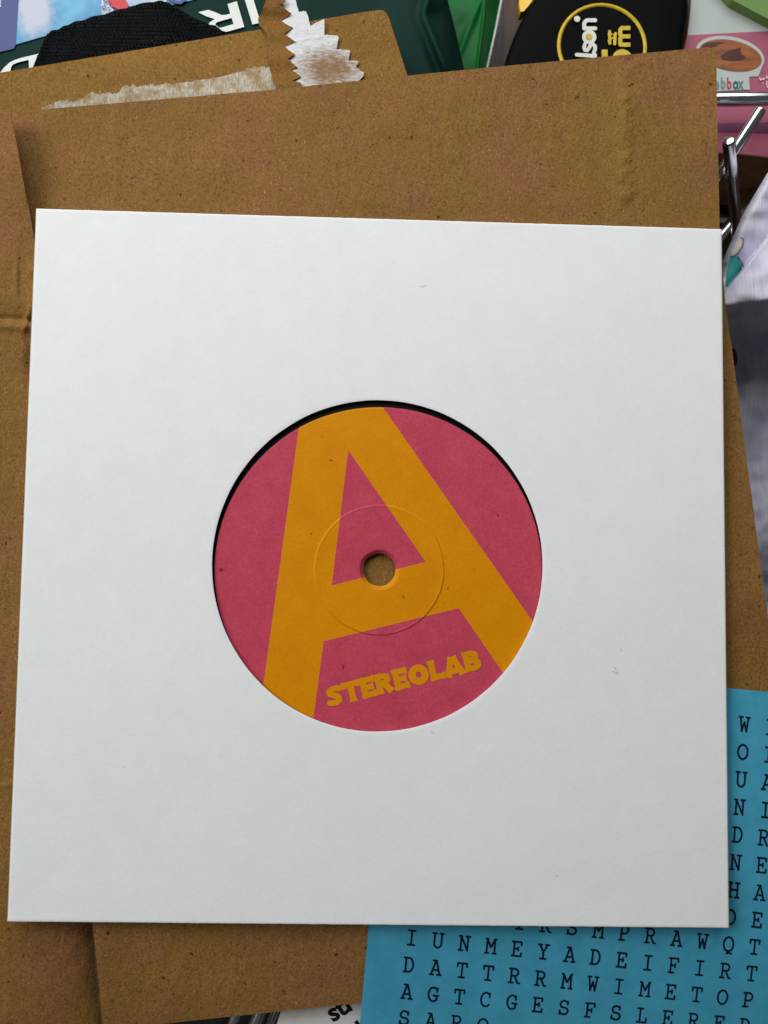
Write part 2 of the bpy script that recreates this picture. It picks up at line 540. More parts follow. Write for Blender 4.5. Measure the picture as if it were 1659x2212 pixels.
def panel(z0, th, holer, mat, name, wave=True):
    mb = MB(); n = len(angs)
    S = [0, 0.006, 0.02] + [i / 26 for i in range(1, 26)] + [0.985, 0.994, 0.998, 1.0]
    vs = []
    for s in S:
        for a in angs:
            e = edge_pt(a)
            h = HC + Vector((math.cos(a), math.sin(a), 0)) * (holer + 0.00005 * noise.noise(Vector((math.cos(a) * 8, math.sin(a) * 8, 0))))
            p = h.lerp(e, s)
            z = z0 + (zs(p) if wave else 0)
            if s == 0:
                z -= 0.00006
            if s >= 0.998 and wave:
                z -= (0.00005, 0.00016)[s == 1.0]
                p += Vector((0, 0.00008 * noise.noise(p * 900), 0))
            vs.append(Vector((p.x, p.y, z)))
    F = [(j * n + k, (j + 1) * n + k, (j + 1) * n + (k + 1) % n, j * n + (k + 1) % n) for j in range(len(S) - 1) for k in range(n)]
    mb.add(vs, F, True)
    mb.add([v - Vector((0, 0, th)) for v in vs], [f[::-1] for f in F], True)
    for j in (0, len(S) - 1):
        ring = vs[j * n:(j + 1) * n]
        q = [(k, (k + 1) % n, (k + 1) % n + n, k + n) for k in range(n)]
        mb.add(ring + [v - Vector((0, 0, th)) for v in ring], q if j == 0 else [f[::-1] for f in q])
    return mb.build(name, mat, slv)
panel(0.0, 0.00036, HR, M['white_card'], 'front_panel')
panel(-0.00172, 0.0003, HR, M['white_card'], 'back_panel', False)
def fold(a, b, out, name):
    """folded edge joining the two panels"""
    mb = MB(); sec = []
    for k in range(9):
        th = math.pi / 2 - math.pi * k / 8
        sec.append((0.00028 * math.cos(th), -0.00100 + 0.00096 * math.sin(th)))
    def fn(s, tt):
        o, z = sec[round(s * 8)]
        q = a.lerp(b, tt)
        return Vector((q.x, q.y, 0)) + out * (o - 0.00003 + 0.00004 * noise.noise(q * 300)) + Vector((0, 0, z))
    grid(mb, fn, 8, 120)
    mb.build(name, M['card_edge'], slv)
fold(TL, BL, Vector((-1, 0, 0)), 'folded_edge')
fold(TR, BR, Vector((1, 0, 0)), 'folded_edge')
# faint marks on the card
M['smudge'] = plain('grey_smudge', lin(186, 186, 184), 0.8)
for (u, v, du, dv) in ((905, 618, 8, 2), (912, 621, 9, -5), (266, 1656, 5, 1), (1327, 1441, 4, 6), (1322, 1450, 9, 3), (1330, 1456, 5, -4), (931, 1580, 7, 6), (1340, 1402, 3, 4), (1200, 1890, 4, 2)):
    a = P(u, v); b = P(u + du, v + dv)
    za = max(zs(a), zs(b)) + 0.00004
    mb = MB(); stroke(mb, [(a.x, a.y), (b.x, b.y)], 0.00013, lambda x, y, l, za=za: Vector((x, y, za + l)))
    mb.build('scuff_mark', M['smudge'], slv)

# ------------------------------------------------------------------ kraft mailer
mail = thing('kraft_mailer', 'opened brown kraft paper mailer with torn flap, under the white record sleeve', 'mailer', (0, 0.03, -0.0045))
TOPE = [(-140, 256), (22, 242), (300, 219), (600, 193), (880, 164), (1037, 148), (1300, 123), (1545, 101)]
BOTE = [(-140, 2264), (222, 2226), (397, 2207), (616, 2184), (779, 2167), (1720, 2065)]
RGT = [(101, 1545), (138, 1547.5), (493, 1554.5), (660, 1567), (759, 1582), (918, 1603), (1120, 1630), (1335, 1659), (1600, 1691), (2065, 1722)]
FOLD = [(230, 20), (300, 34), (400, 52), (480, 68), (545, 77), (900, 110), (1995, 200), (2212, 222), (2280, 227)]
def mz(u, v):
    x, y = u * 0.0001185, v * 0.0001185
    wr = 0.0006 * n3(x, y, 26, 1) + 0.00030 * n3(x, y, 80, 2) + 0.0001 * n3(x, y, 190, 3)
    under = sm(60, 100, u) * sm(1600, 1550, u) * sm(430, 480, v) * sm(2040, 2000, v)
    z = -0.0028 + wr * (1 - 0.75 * under)
    # crumpled seam beside the right end of the opening edge
    cr = 1180 + (v - 120) * 0.06 + 0
    z += 0.00030 * math.exp(-((u - (1175 + 0.02 * v)) / 22) ** 2) * sm(430, 120, v) * (0.6 + n3(0, y, 260, 5))
    z += 0.0006 * math.exp(-((u - 1362 + 0.03 * v) / 16) ** 2) * sm(520, 420, v) * (0.5 + 1.2 * n3(x * .5, y, 520, 6))
    if 1300 < u < 1420 and v < 520:
        uc = 1352 + 0.03 * v
        k = (v + (u - uc) * 0.75) / 30.0
        z += 0.0004 * (abs((k % 1.0) - 0.5) * 2 - 0.5) * math.exp(-((u - uc) / 15) ** 2) * (0.6 + 0.8 * n3(0, y, 300, 2))
    # long soft undulations across the top strip
    z += 0.0005 * math.sin(u / 130 + v / 260) * sm(470, 150, v)
    z -= droop(P(u, v, z).y)
    # right strip falls away a little
    z -= 0.0010 * sm(1540, 1680, u) * sm(600, 900, v)
    return z
def front(s, tt):
    v0 = interp(TOPE, 700); v = 0
    # top and bottom edges at this s
    ul_t = 22 - 45; ul_b = interp(FOLD, 2225)
    ut = ul_t + (1545 - ul_t) * s
    ub = ul_b + (1722 - ul_b) * s
    vt, vb = interp(TOPE, ut), interp(BOTE, ub)
    v = vt + (vb - vt) * tt
    left = interp(FOLD, v) - 45 * sm(1700, 500, v)
    vr = 101 + (2065 - 101) * tt
    right = interp(RGT, vr)
    u = left + (right - left) * s
    z = mz(u, v)
    d = u - interp(FOLD, v)
    if v > 1900:
        z += 0.0008 * math.exp(-(d / 60) ** 2) * sm(1950, 2010, v)
    e = 0.6 * n3(s * 40, tt * 40, 1, 9)
    if s in (0, 1) or tt in (0, 1):
        u += e; v += 0.8 * e
    return P(u, v, z)
mb = MB(); grid(mb, front, 230, 270, 0.00022)
mb.build('front_sheet', M['kraft'], mail)

for k in range(10):
    v0 = 188 + 26 * k + random.uniform(-5, 5); u0 = 1349 + 0.055 * (v0 - 188) + random.uniform(-4, 4)
    L = random.uniform(12, 26); a = math.radians(random.uniform(28, 52))
    q = [(u0 + L * i / 5 * math.cos(a), v0 - L * i / 5 * math.sin(a) + 1.5 * math.sin(i * 1.7 + k)) for i in range(6)]
    mb = MB(); vs = []
    for i, (u, v) in enumerate(q):
        hgt = 0.00017 * math.sin(math.pi * (i + .4) / 5.8); wd = 3.4
        vs += [P(u - wd * math.sin(a), v - wd * math.cos(a), mz(u, v) - 0.00008), P(u, v, mz(u, v) + hgt), P(u + wd * math.sin(a), v + wd * math.cos(a), mz(u, v) - 0.00008)]
    F = []
    for i in range(5):
        for j in (0, 1):
            F.append((3 * i + j, 3 * i + j + 1, 3 * i + j + 4, 3 * i + j + 3))
    F = [f if (vs[f[1]] - vs[f[0]]).cross(vs[f[2]] - vs[f[1]]).z >= 0 else f[::-1] for f in F]
    mb.add(vs, F, True)
    mb.build('crease', M['kraft'], mail)

def gz(u, v):
    d = interp(FOLD, v) - u                     # distance left of the free edge
    lift = 0.0022 * sm(520, 330, v) * math.exp(-max(0, d) / 45) + 0.0014 * sm(640, 330, v) * math.exp(-max(0, d) / 160) + 0.0007 * sm(620, 480, v) + 0.0010 * sm(2000, 1500, v)
    z = mz(u, v) + lift - 0.0007 * sm(1500, 1900, v)
    x, y = u * 0.0001185, v * 0.0001185
    # horizontal crease
    cv = 690 + 6 * n3(x, 0, 120, 8)
    z -= 0.0012 * math.exp(-((v - cv) / 7.5) ** 2) + 0.0005 * math.exp(-((v - cv + 14) / 16) ** 2)
    z += 0.0007 * math.exp(-((v - cv - 14) / 10) ** 2)
    z += 0.0013 * math.exp(-(((u - 58) + (v - 690) * 0.25) / 5) ** 2 - ((v - 690) / 26) ** 2)
    # soft upright crease and pinch by the sleeve corner
    z += 0.0006 * math.exp(-((u - 29 - 0.01 * v) / 5) ** 2) * math.exp(-((v - 600) / 50) ** 2)
    z += 0.0010 * math.exp(-((u - 68) / 7) ** 2 - ((v - 585) / 14) ** 2)
    z += 0.0012 * math.exp(-((u - 76) / 14) ** 2) * math.exp(-((v - 625) / 45) ** 2)
    z -= 0.0012 * sm(44, 70, u) * math.exp(-((v - 780) / 50) ** 2)
    z += 0.0003 * math.exp(-((v - 1697 + u * 0.1) / 6) ** 2)
    # the sheet dips into the fold at the bottom
    if v > 1800:
        z -= 0.0042 * sm(1900, 2010, v) * math.exp(-max(0, d) / 50)
    if 90 < u and 480 < v < 2000:
        z = min(z, mz(u, v) - 0.0005)
    return z
def gusset(s, tt):
    ut = -140 + (interp(FOLD, 242) + 140) * s
    v = interp(TOPE, ut) - 1 + (2262 - interp(TOPE, ut)) * tt
    right = interp(FOLD, v) + 26 * sm(1500, 1950, v)
    if 560 < v < 1950:
        right = min(right, 130)
    u = -140 + (right + 140) * s
    e = 0.7 * n3(tt * 300, 1, 1, 2) if s == 1 else 0
    return P(u + e, v, gz(u, v))
mb = MB(); grid(mb, gusset, 60, 420, 0.00022)
mb.build('side_fold', M['kraft'], mail, 'creased left side fold, lifted at its upper edge')

def bz(u, v):
    return -0.0046 - 0.0016 * sm(200, 0, v) + 0.0002 * math.sin(u / 90)
corner = [(818, 21), (828, 22.5), (835, 28), (840, 38)]
mb = MB()
edge = [(-140 + 958 * i / 60, 180.2 - (180.2 - 21) * i / 60 + 0.7 * n3(i * 1.7, 0, 1, 3)) for i in range(61)]
poly(mb, [edge + corner[1:] + [(880, 163), (905, 245), (905, 330), (-140, 330)]], bz, 0.0004)
mb.build('back_flap', M['kraft_back'], mail, 'back flap with a rounded right corner, standing above the opening')

# torn strip of pale fibres where the seal pulled away
mb = MB()
top = [(90, 229), (142, 218), (161, 221), (195, 201), (255, 202), (262, 187), (322, 184), (412, 176), (476, 157), (585, 146)]
base = [(90, 239), (600, 193)]
up, lo = [], []
for i in range(171):
    u = 90 + (597 - 90) * i / 170
    vt = interp(top, u) + random.uniform(-2.5, 2.5) + 5 * n3(u, 0, 0.05, 2) + 3 * n3(u, 0, 0.2, 5)
    up.append((u + random.uniform(-.5, .5), vt)); lo.append((u, interp(base, u) + 12))
poly(mb, [up + lo[::-1]], lambda u, v: bz(u, v) + 0.00012)
for i in range(300):
    u = random.uniform(92, 596)
    vt = interp(top, u); vb = interp(base, u)
    v = random.uniform(vt - 4, vb)
    a = math.radians(random.gauss(-80, 22)); L = random.uniform(4, 10); wd = random.uniform(.35, .6)
    p0, p1 = (u, v), (u + L * math.cos(a), v + L * math.sin(a))
    z0, z1 = bz(u, v) + 0.00018, bz(u, v) + random.uniform(0.00018, 0.0003)
    mb.add([P(p0[0] - wd, p0[1], z0), P(p0[0] + wd, p0[1], z0), P(p1[0], p1[1], z1)], [(0, 1, 2)])
tm = NT('pale_fibre')
fb = tm.noise(1, 4, 0.65, tm.mapping((2200, 500, 500), (0, 0, 0.1)))
cc = tm.mix(tm.ramp(fb, 0.35, 0.68), lin(158, 144, 120), lin(206, 199, 184))
cc = tm.mix(tm.ramp(tm.noise(240, 4, 0.6), 0.45, 0.62, 0, 0.75), cc, lin(146, 116, 70))
tm.color(cc); tm.bump(fb, 0.0003, 0.9)
M['fibre'] = tm.set(0.9, 0, 0.1)
mb.build('torn_fibre_strip', M['fibre'], mail)

# white liner with a stepped torn edge, and the ragged kraft tear across it
def z2(x, y):
    return ((600 + x * .434) / 1.15732, y * .434 / 1.15732)
liner = [(215, -25), (305, -25), (320, 0), (340, 70), (365, 62), (380, 66), (387, 82), (405, 150), (440, 132), (485, 110), (487, 200), (510, 202), (560, 206), (569, 214), (557, 283), (600, 285), (628, 288), (634, 296), (625, 350), (684, 350), (668, 385), (690, 402), (710, 416), (713, 430), (682, 470), (640, 520), (300, 530), (230, 440), (215, 200)]
lf = []
for (a, b), (c_, d_) in zip(liner, liner[1:] + liner[:1]):
    for i in range(4):
        f = i / 4
        lf.append((a + (c_ - a) * f + random.uniform(-2.2, 2.2), b + (d_ - b) * f + random.uniform(-2.2, 2.2)))
liner = lf
mb = MB(); poly(mb, [[z2(*p) for p in liner]], lambda u, v: bz(u, v) + 0.00035 + 0.0010 * sm(0.0, 1.0, (u - 575) / 150) * sm(130, 20, v), 0.00015)
t = NT('liner_paper')
pc = P(*z2(520, 400), -0.0045)
lc = Vector((pc.x, pc.y - 0.03, 0))
mp = t.mapping((1 / 0.0086, 1 / 0.0060, 1), (0, 0, 0), (-lc.x / 0.0086, -lc.y / 0.0060, 0))
vl = t.node('ShaderNodeVectorMath', operation='LENGTH'); t.l.new(mp, vl.inputs[0])
sepz = t.node('ShaderNodeSeparateXYZ'); t.l.new(mp, sepz.inputs[0])
cmb = t.node('ShaderNodeCombineXYZ'); t.l.new(sepz.outputs[0], cmb.inputs[0]); t.l.new(sepz.outputs[1], cmb.inputs[1]); t.l.new(cmb.outputs[0], vl.inputs[0])
fib = t.noise(1, 5, 0.7, t.mapping((500, 1500, 500), (0, 0, 0.5)))
k = t.math('ADD', vl.outputs['Value'], t.math('MULTIPLY', t.math('SUBTRACT', fib, 0.5), 2.2))
brown = t.mix(t.noise(700, 4, 0.7), lin(96, 64, 32), lin(160, 124, 80))
c = t.mix(t.ramp(k, 0.45, 1.35, 0.95, 0), lin(214, 214, 214), brown)
c = t.mix(t.ramp(t.noise(420, 5, 0.7), 0.52, 0.72, 0, 0.45), c, lin(186, 178, 164))
t.color(c); t.bump(t.math('ADD', fib, t.noise(600, 4, 0.7)), 0.0003, 0.8)
M['liner'] = t.set(0.7, 0, 0.2)
mb.build('adhesive_liner', M['liner'], mail, 'white liner strip with a stepped zigzag edge and brown torn fibres stuck on it')
tear = [(150, -30), (150, 0), (132, 55), (103, 112), (108, 140), (132, 165), (150, 190), (158, 240), (164, 330), (172, 392), (186, 455), (225, 540), (368, 540), (352, 476), (300, 466), (350, 440), (322, 418), (294, 402), (330, 388), (300, 362), (274, 338), (316, 312), (285, 292), (256, 268), (322, 242), (284, 216), (256, 194), (304, 158), (264, 138), (236, 118), (296, 78), (256, 48), (222, 26), (262, 5), (240, -30)]
fine = []
for (a, b), (c_, d_) in zip(tear, tear[1:] + tear[:1]):
    n = 5
    for i in range(n):
        f = i / n
        j = 2.5 if a < 240 else 1.2
        fine.append((a + (c_ - a) * f + random.uniform(-j, j), b + (d_ - b) * f + random.uniform(-j, j)))
mb = MB(); poly(mb, [[z2(*p) for p in fine]], lambda u, v: bz(u, v) + 0.00075 + 0.0010 * sm(60, 0, v) + 0.00025 * math.sin(v / 9), 0.00025)
mb.build('torn_strip', M['kraft_torn'], mail, 'ragged brown torn strip with a zigzag right edge')

# ------------------------------------------------------------------ word search card
ZB = -0.00226
bc = P(1300, 1900, ZB)
card = thing('puzzle_card', 'blue word search card printed with rows of dark capital letters, half under the sleeve', 'card', (bc.x, bc.y, ZB))
def cz(u, v):
    return ZB - droop(P(u, v, ZB - droop(P(u, v, ZB).y)).y)
cq = [(850.5, 1420), (1900, 1517), (1880, 2430), (757, 2430)]
def cardf(s, tt):
    a = Vector(cq[0]).lerp(Vector(cq[1]), s); b = Vector(cq[3]).lerp(Vector(cq[2]), s)
    q = a.lerp(b, tt)
    return P(q.x, q.y, cz(q.x, q.y))
mb = MB(); grid(mb, cardf, 90, 90, 0.0003)
mb.build('card_sheet', M['blue_card'], card)
SER = {
 'I': [[(.15, 0), (.65, 0)], [(.15, 1), (.65, 1)], [(.4, 0), (.4, 1)]],
 'U': [[(0, 1), (.28, 1)], [(.52, 1), (.8, 1)], [(.13, 1), (.13, .33)] + arc(.4, .3, .27, .3, 180, 360) + [(.67, .33), (.67, 1)]],
 'N': [[(0, 1), (.2, 1)], [(.5, 1), (.8, 1)], [(0, 0), (.28, 0)], [(.13, 0), (.13, 1), (.65, 0), (.65, 1)]],
 'M': [[(0, 0), (.26, 0)], [(.56, 0), (.82, 0)], [(.11, 0), (.13, 1), (.41, .42), (.69, 1), (.71, 0)], [(.03, 1), (.15, 1)], [(.67, 1), (.79, 1)]],
 'E': [[(.04, 0), (.72, 0), (.72, .24)], [(.04, 1), (.7, 1), (.7, .78)], [(.17, 0), (.17, 1)], [(.17, .52), (.48, .52)], [(.48, .4), (.48, .64)]],
 'Y': [[(0, 1), (.26, 1)], [(.54, 1), (.8, 1)], [(.1, 1), (.4, .48), (.7, 1)], [(.4, .48), (.4, 0)], [(.2, 0), (.6, 0)]],
 'A': [[(0, 0), (.26, 0)], [(.56, 0), (.84, 0)], [(.1, 0), (.4, 1), (.44, 1), (.74, 0)], [(.2, 1), (.42, 1)], [(.22, .33), (.62, .33)]],
 'D': [[(.02, 0), (.36, 0)] + arc(.36, .5, .34, .5, -90, 90) + [(.02, 1)], [(.15, 0), (.15, 1)]],
 'F': [[(.04, 0), (.42, 0)], [(.04, 1), (.72, 1), (.72, .76)], [(.18, 0), (.18, 1)], [(.18, .5), (.5, .5)], [(.5, .38), (.5, .62)]],
 'R': [[(0, 0), (.3, 0)], [(.15, 0), (.15, 1)], [(.02, 1), (.42, 1)] + arc(.42, .75, .24, .25, 90, -90, 10) + [(.15, .5)], [(.4, .5), (.66, 0), (.8, 0)]],
 'T': [[(.4, 0), (.4, 1)], [(.2, 0), (.6, 0)], [(.05, .76), (.05, 1), (.75, 1), (.75, .76)]],
 'W': [[(0, 1), (.26, 1)], [(.54, 1), (.8, 1)], [(.1, 1), (.22, 0), (.4, .66), (.58, 0), (.7, 1)]],
 'C': [arc(.42, .5, .36, .5, 42, 318, 20), [(.69, .68), (.69, .98)]],
 'G': [arc(.42, .5, .36, .5, 42, 300, 20) + [(.68, .12), (.68, .42)], [(.44, .42), (.8, .42)], [(.69, .7), (.69, .96)]],
 'S': [arc(.39, .74, .28, .26, 35, 250, 14) + arc(.39, .26, .32, .25, 80, -150, 16), [(.66, .74), (.66, .97)], [(.09, .02), (.09, .28)]],
 'L': [[(.04, 0), (.74, 0), (.74, .3)], [(.26, 0), (.26, 1)], [(.06, 1), (.46, 1)]],
 'O': [arc(.4, .5, .37, .5, 0, 360, 24)],
 'P': [[(.02, 0), (.4, 0)], [(.16, 0), (.16, 1)], [(.02, 1), (.42, 1)] + arc(.42, .73, .26, .27, 90, -90, 10) + [(.16, .46)]],
 'Q': [arc(.4, .5, .37, .5, 0, 360, 24), [(.4, .02), (.3, -.16), (.5, -.1), (.68, -.16)]],
 'H': [[(0, 0), (.28, 0)], [(.54, 0), (.82, 0)], [(0, 1), (.28, 1)], [(.54, 1), (.82, 1)], [(.14, 0), (.14, 1)], [(.68, 0), (.68, 1)], [(.14, .52), (.68, .52)]],
}
rows = {0: 'IUNMEYADEIFIRT', 1: 'DATTRRMWIMETOP', 2: 'AGTCGESFSLERED', 3: 'SARO', -1: '    IRSMPRAWQT'}
for k, two in zip(range(-2, -10, -1), ('DE', 'HA', 'NE', 'DR', 'NI', 'UA', 'OI', 'WI')):
    rows[k] = ' ' * 12 + two
known = [((0, 0), (890.4, 2020.5)), ((13, 0), (1625.5, 2101.8)), ((12, -9), (1610.6, 1570)), ((0, 2), (875.8, 2142.4)), ((13, -3), (1637, 1923.7)), ((12, -6), (1594.5, 1740)), ((6, 2), (1220, 2183))]
# least squares affine (col, row) -> place
A3 = [[0] * 3 for _ in range(3)]; bx = [0] * 3; by = [0] * 3
for (cc_, rr), (u, v) in known:
    p = P(u, v, cz(u, v)); f = (cc_, rr, 1)
    for i in range(3):
        bx[i] += f[i] * p.x; by[i] += f[i] * p.y
        for j in range(3):
            A3[i][j] += f[i] * f[j]
inv = Matrix(A3).inverted()
AX, AY = inv @ Vector(bx), inv @ Vector(by)
exv = Vector((AX[0], AY[0])); eyv = -Vector((AX[1], AY[1])); o0 = Vector((AX[2], AY[2]))
def card_z(x, y):
    return ZB - droop(y)
ux, uy = exv.normalized(), eyv.normalized()
H = 0.00365
mb = MB()
for rr, s in rows.items():
    for cc_, ch in enumerate(s):
        if ch == ' ':
            continue
        o = o0 + exv * cc_ - eyv * rr
        def tf(x, y, l, o=o):
            q = o + ux * ((x - .4) * H * 0.93) + uy * ((y - .5) * H)
            return Vector((q.x, q.y, card_z(q.x, q.y) + 0.00005 + l))
        for st in SER[ch]:
            stroke(mb, st, 0.14, tf, dz=3e-7)
mb.build('printed_letters', M['ink'], card)

# ------------------------------------------------------------------ paper slip at the bottom edge
ps = P(700, 2200, -0.012)
slip = thing('paper_slip', 'white paper slip with slanted black lettering, poking out below the mailer beside the blue card', 'paper', (ps.x, ps.y, -0.012))
mb = MB(); poly(mb, [[(628, 2120), (860, 2095), (850, 2330), (560, 2330), (598, 2212)]], -0.0118, 0.00025)
mb.build('slip_sheet', M['white_liner'], slip)
ang = math.radians(33)
def slip_tf(u0, v0, wpx):
    def tf(x, y, l):
        u = u0 + (x * math.cos(ang) - y * math.sin(ang)) * wpx
        v = v0 - (x * math.sin(ang) + y * math.cos(ang)) * wpx
        return P(u, v, -0.01172 + l)
    return tf
mb = MB()
text_mesh(mb, 'str', 1.0, slip_tf(719, 2208, 56), bold=0.03)
text_mesh(mb, 'ou', 1.0, slip_tf(752, 2248, 56), bold=0.03)
mb.build('printed_words', M['black_ink'], slip)

# ------------------------------------------------------------------ chrome wire rack (under the mailer and at the right)
ra = P(1580, 400, -0.03)
rack = thing('wire_rack', 'chrome wire rack of round bars, beside the pink carton and under the mailer', 'rack', (ra.x, ra.y, TZ))
def bar(a, b, r):
    mb = MB(); rod(mb, a, b, r); return mb.build('rod', M['chrome'], rack)
bar(P(1574, 303, -0.009), P(1601, 600, -0.066), 0.00172)                      # post with a flat end
bar(P(1646, 233, -0.016), P(1500, 462, -0.030), 0.00155)                      # slanting bar
bar(P(1760, 262, -0.058), P(1450, 640, -0.058), 0.00190)                      # lower slanting bar
bar(P(1380, 218, -0.029), P(2000, 208, -0.029), 0.00205)                      # level bar in front of the carton
bar(P(1500, 462, -0.030), P(900, 2000, -0.034), 0.00190)
bar(P(1588, 480, -0.0675), P(600, 300, -0.0675), 0.00190)
mb = MB(); rod(mb, P(1601, 600, -0.0655), P(1606, 640, TZ + 0.0002), 0.0019); mb.build('rod', M['chrome'], rack)
for i, (u0, u1, r) in enumerate(((478, 606, 0.0017), (508, 640, 0.0012), (430, 556, 0.0015))):
    bar(P(u0, 2390, -0.020 - 0.003 * i), P(u1, 2080, -0.022 - 0.003 * i), r)
# grey steel dish below, bottom left
dh = P(560, 2230, -0.03)
dish = thing('steel_box', 'dull grey steel box under the lower edge of the mailer, beside the chrome bars', 'metal box', (dh.x, dh.y, TZ))
mb = MB()
poly(mb, [[(380, 2050), (690, 2020), (660, 2420), (340, 2440)]], -0.034, 0.037)
mb.build('lid', M['steel'], dish)

# ------------------------------------------------------------------ dark green printed pack, top left
GZ = -0.020
pk = P(400, 60, GZ)
pack = thing('printed_pack', 'dark green and sky blue printed pack with white upside-down lettering, behind the mailer', 'pack', (pk.x, pk.y, TZ))
M['green_film'] = plain('dark_green_film', lin(16, 48, 42), 0.55, 0, 0.07, 0.25, 90)
M['pack_white'] = paper('pack_white_print', lin(226, 228, 224), lin(216, 220, 214), 0.4)
M['indigo'] = plain('indigo_print', lin(52, 64, 128), 0.4, 0, 0.4, 0.1)
M['red'] = plain('red_print', lin(206, 40, 48), 0.4, 0, 0.4, 0.15)
M['ice'] = paper('ice_print', lin(206, 212, 222), lin(160, 182, 208), 0.4)
def pz(u, v):
    z = GZ
    k = sm(860, 960, u)
    # creases in the film right of the mailer's rounded corner
    cx = interp([(-80, 925), (0, 918), (32, 908), (60, 920), (160, 962), (260, 1000)], v)
    z += k * (0.0024 * math.exp(-((u - cx - 6) / 9) ** 2) - 0.0016 * math.exp(-((u - cx + 14) / 11) ** 2) - 0.004 * sm(0, 60, u - cx))
    z -= 0.010 * sm(955, 1010, u)
    z += 0.0005 * math.sin(u / 70 + v / 50) * sm(700, 860, u)
    return z
def packf(s, tt):
    v = -90 + 420 * tt
    right = interp([(-90, 958), (0, 967), (58, 982), (151, 1003), (330, 1040)], v)
    u = -110 + (right + 110) * s
    return P(u, v, pz(u, v))
mb = MB(); grid(mb, packf, 240, 60, 0.0004)
# body under the film
body = [(-100, -80), (930, -80), (960, 320), (-100, 320)]
mb2 = MB(); poly(mb2, [[(u, v) for u, v in body]], GZ - 0.012, 0.0395)
mb2.build('contents', M['green_film'], pack)
mb.build('film_front', M['green_film'], pack)
# picture panel: sky with a soft cloud
t = NT('sky_print')
cl = P(75, 25, GZ)
off = Vector((cl.x - pk.x, cl.y - pk.y, 0))
mp = t.mapping((1 / 0.0062, 1 / 0.0085, 1), (0, 0, 0), (-off.x / 0.0062, -off.y / 0.0085, 0))
sp = t.node('ShaderNodeSeparateXYZ'); t.l.new(mp, sp.inputs[0])
cm = t.node('ShaderNodeCombineXYZ'); t.l.new(sp.outputs[0], cm.inputs[0]); t.l.new(sp.outputs[1], cm.inputs[1])
vl = t.node('ShaderNodeVectorMath', operation='LENGTH'); t.l.new(cm.outputs[0], vl.inputs[0])
k = t.math('ADD', vl.outputs['Value'], t.math('MULTIPLY', t.math('SUBTRACT', t.noise(260, 5, 0.6), 0.5), 1.1))
sky = t.mix(t.ramp(t.noise(95, 3, 0.5), 0.36, 0.66), lin(54, 132, 176), lin(104, 172, 206))
c = t.mix(t.ramp(k, 0.55, 1.15, 0.92, 0), sky, lin(190, 192, 204))
t.color(c)
M['sky_print'] = t.set(0.4, 0, 0.4)
mb = MB(); poly(mb, [[(38, -80), (700, -80), (416, 0), (100, 77), (34, 96)]], GZ + 0.0003)
mb.build('picture_panel', M['sky_print'], pack)
mb = MB(); poly(mb, [[(-100, -80), (42, -80), (40, 0), (34, 96), (30, 105), (0, 112), (-100, 136)]], GZ + 0.00036)
mb.build('side_stripe', M['indigo'], pack)
mb = MB()
a90 = math.radians(-93)
def hear_tf(x, y, l):
    k = 15
    u = -4 + (x * math.cos(a90) - y * math.sin(a90)) * k
    v = -12 - (x * math.sin(a90) + y * math.cos(a90)) * k
    return P(u, v, GZ + 0.00042)
text_mesh(mb, 'hear', 1.0, hear_tf, bold=0.02)
mb.build('small_print', M['pack_white'], pack)
def z7(x, y):
    return (x * .1875, y * .1875)
def zr(x, y):
    return (172.8 + .25 * x, .25 * y)
mb = MB()
D_out = [(-20, 900), (0, 840), (40, 785), (110, 720), (170, 690), (260, 662), (450, 618), (418, 700), (380, 775), (330, 900)]
D_in = [(110, 860), (120, 815), (128, 770), (152, 740), (230, 712), (330, 690), (334, 790), (334, 850)]
poly(mb, [[z7(*p) for p in D_out], [z7(*p) for p in D_in[::-1]]], GZ + 0.0005, 0.00005); mb.build('printed_letter', M['pack_white'], pack); mb = MB()
R_out = [(1275, 35), (1355, 10), (1372, 70), (1420, 232), (1265, 275), (1230, 265), (1205, 245), (1185, 222), (1110, 210), (1125, 190), (1165, 165), (1090, 140), (1022, 105), (1110, 85), (1165, 105), (1225, 130), (1262, 128), (1298, 118)]
R_in = [(1170, 215), (1173, 200), (1187, 190), (1310, 155), (1327, 208), (1215, 240), (1186, 232)]
poly(mb, [[zr(*p) for p in R_out], [zr(*p) for p in R_in]], GZ + 0.0005, 0.00005); mb.build('printed_letter', M['pack_white'], pack); mb = MB()
poly(mb, [[zr(*p) for p in [(1405, -60), (1480, -60), (1500, 0), (1560, 195), (1490, 212), (1425, 0)]]], GZ + 0.0005, 0.00005); mb.build('printed_letter', M['pack_white'], pack)
def z1(x, y):
    return (x * .375, y * .375)
mb = MB()
poly(mb, [[z1(*p) for p in [(620, -60), (690, -60), (740, 30), (735, 45), (690, 62), (665, 45), (640, 38), (622, 15)]]], GZ + 0.0007)
mb.build('printed_motif', M['red'], pack)
mb = MB()
pts = [z1(*p) for p in [(590, -60), (622, -40), (626, 20), (650, 48), (658, 70), (610, 82), (586, 84), (582, 40)]]
poly(mb, [pts], GZ + 0.0005)
poly(mb, [[z1(*p) for p in [(695, -60), (960, -60), (960, 10), (860, 12), (735, 40), (700, 5)]]], GZ + 0.0005)
mb.build('printed_motif', M['ice'], pack)
mb = MB()
stroke(mb, [z1(*p) for p in [(968, -20), (985, -2), (1015, 12), (1040, 14), (1062, -4)]], 7, lambda x, y, l: P(x, y, GZ + 0.0007 + l))
mb.build('printed_motif', M['indigo'], pack)
mb = MB()
for i in range(26):
    x, y = random.uniform(588, 640), random.uniform(0, 78)
    L = [(x, y)]
    for _ in range(3):
        L.append((L[-1][0] + random.uniform(-9, 9), L[-1][1] + random.uniform(-10, 10)))
    stroke(mb, [z1(*p) for p in L], 1.0, lambda x, y, l: P(x, y, GZ + 0.0008 + l), dz=4e-7)
mb.build('printed_lines', M['indigo'], pack)

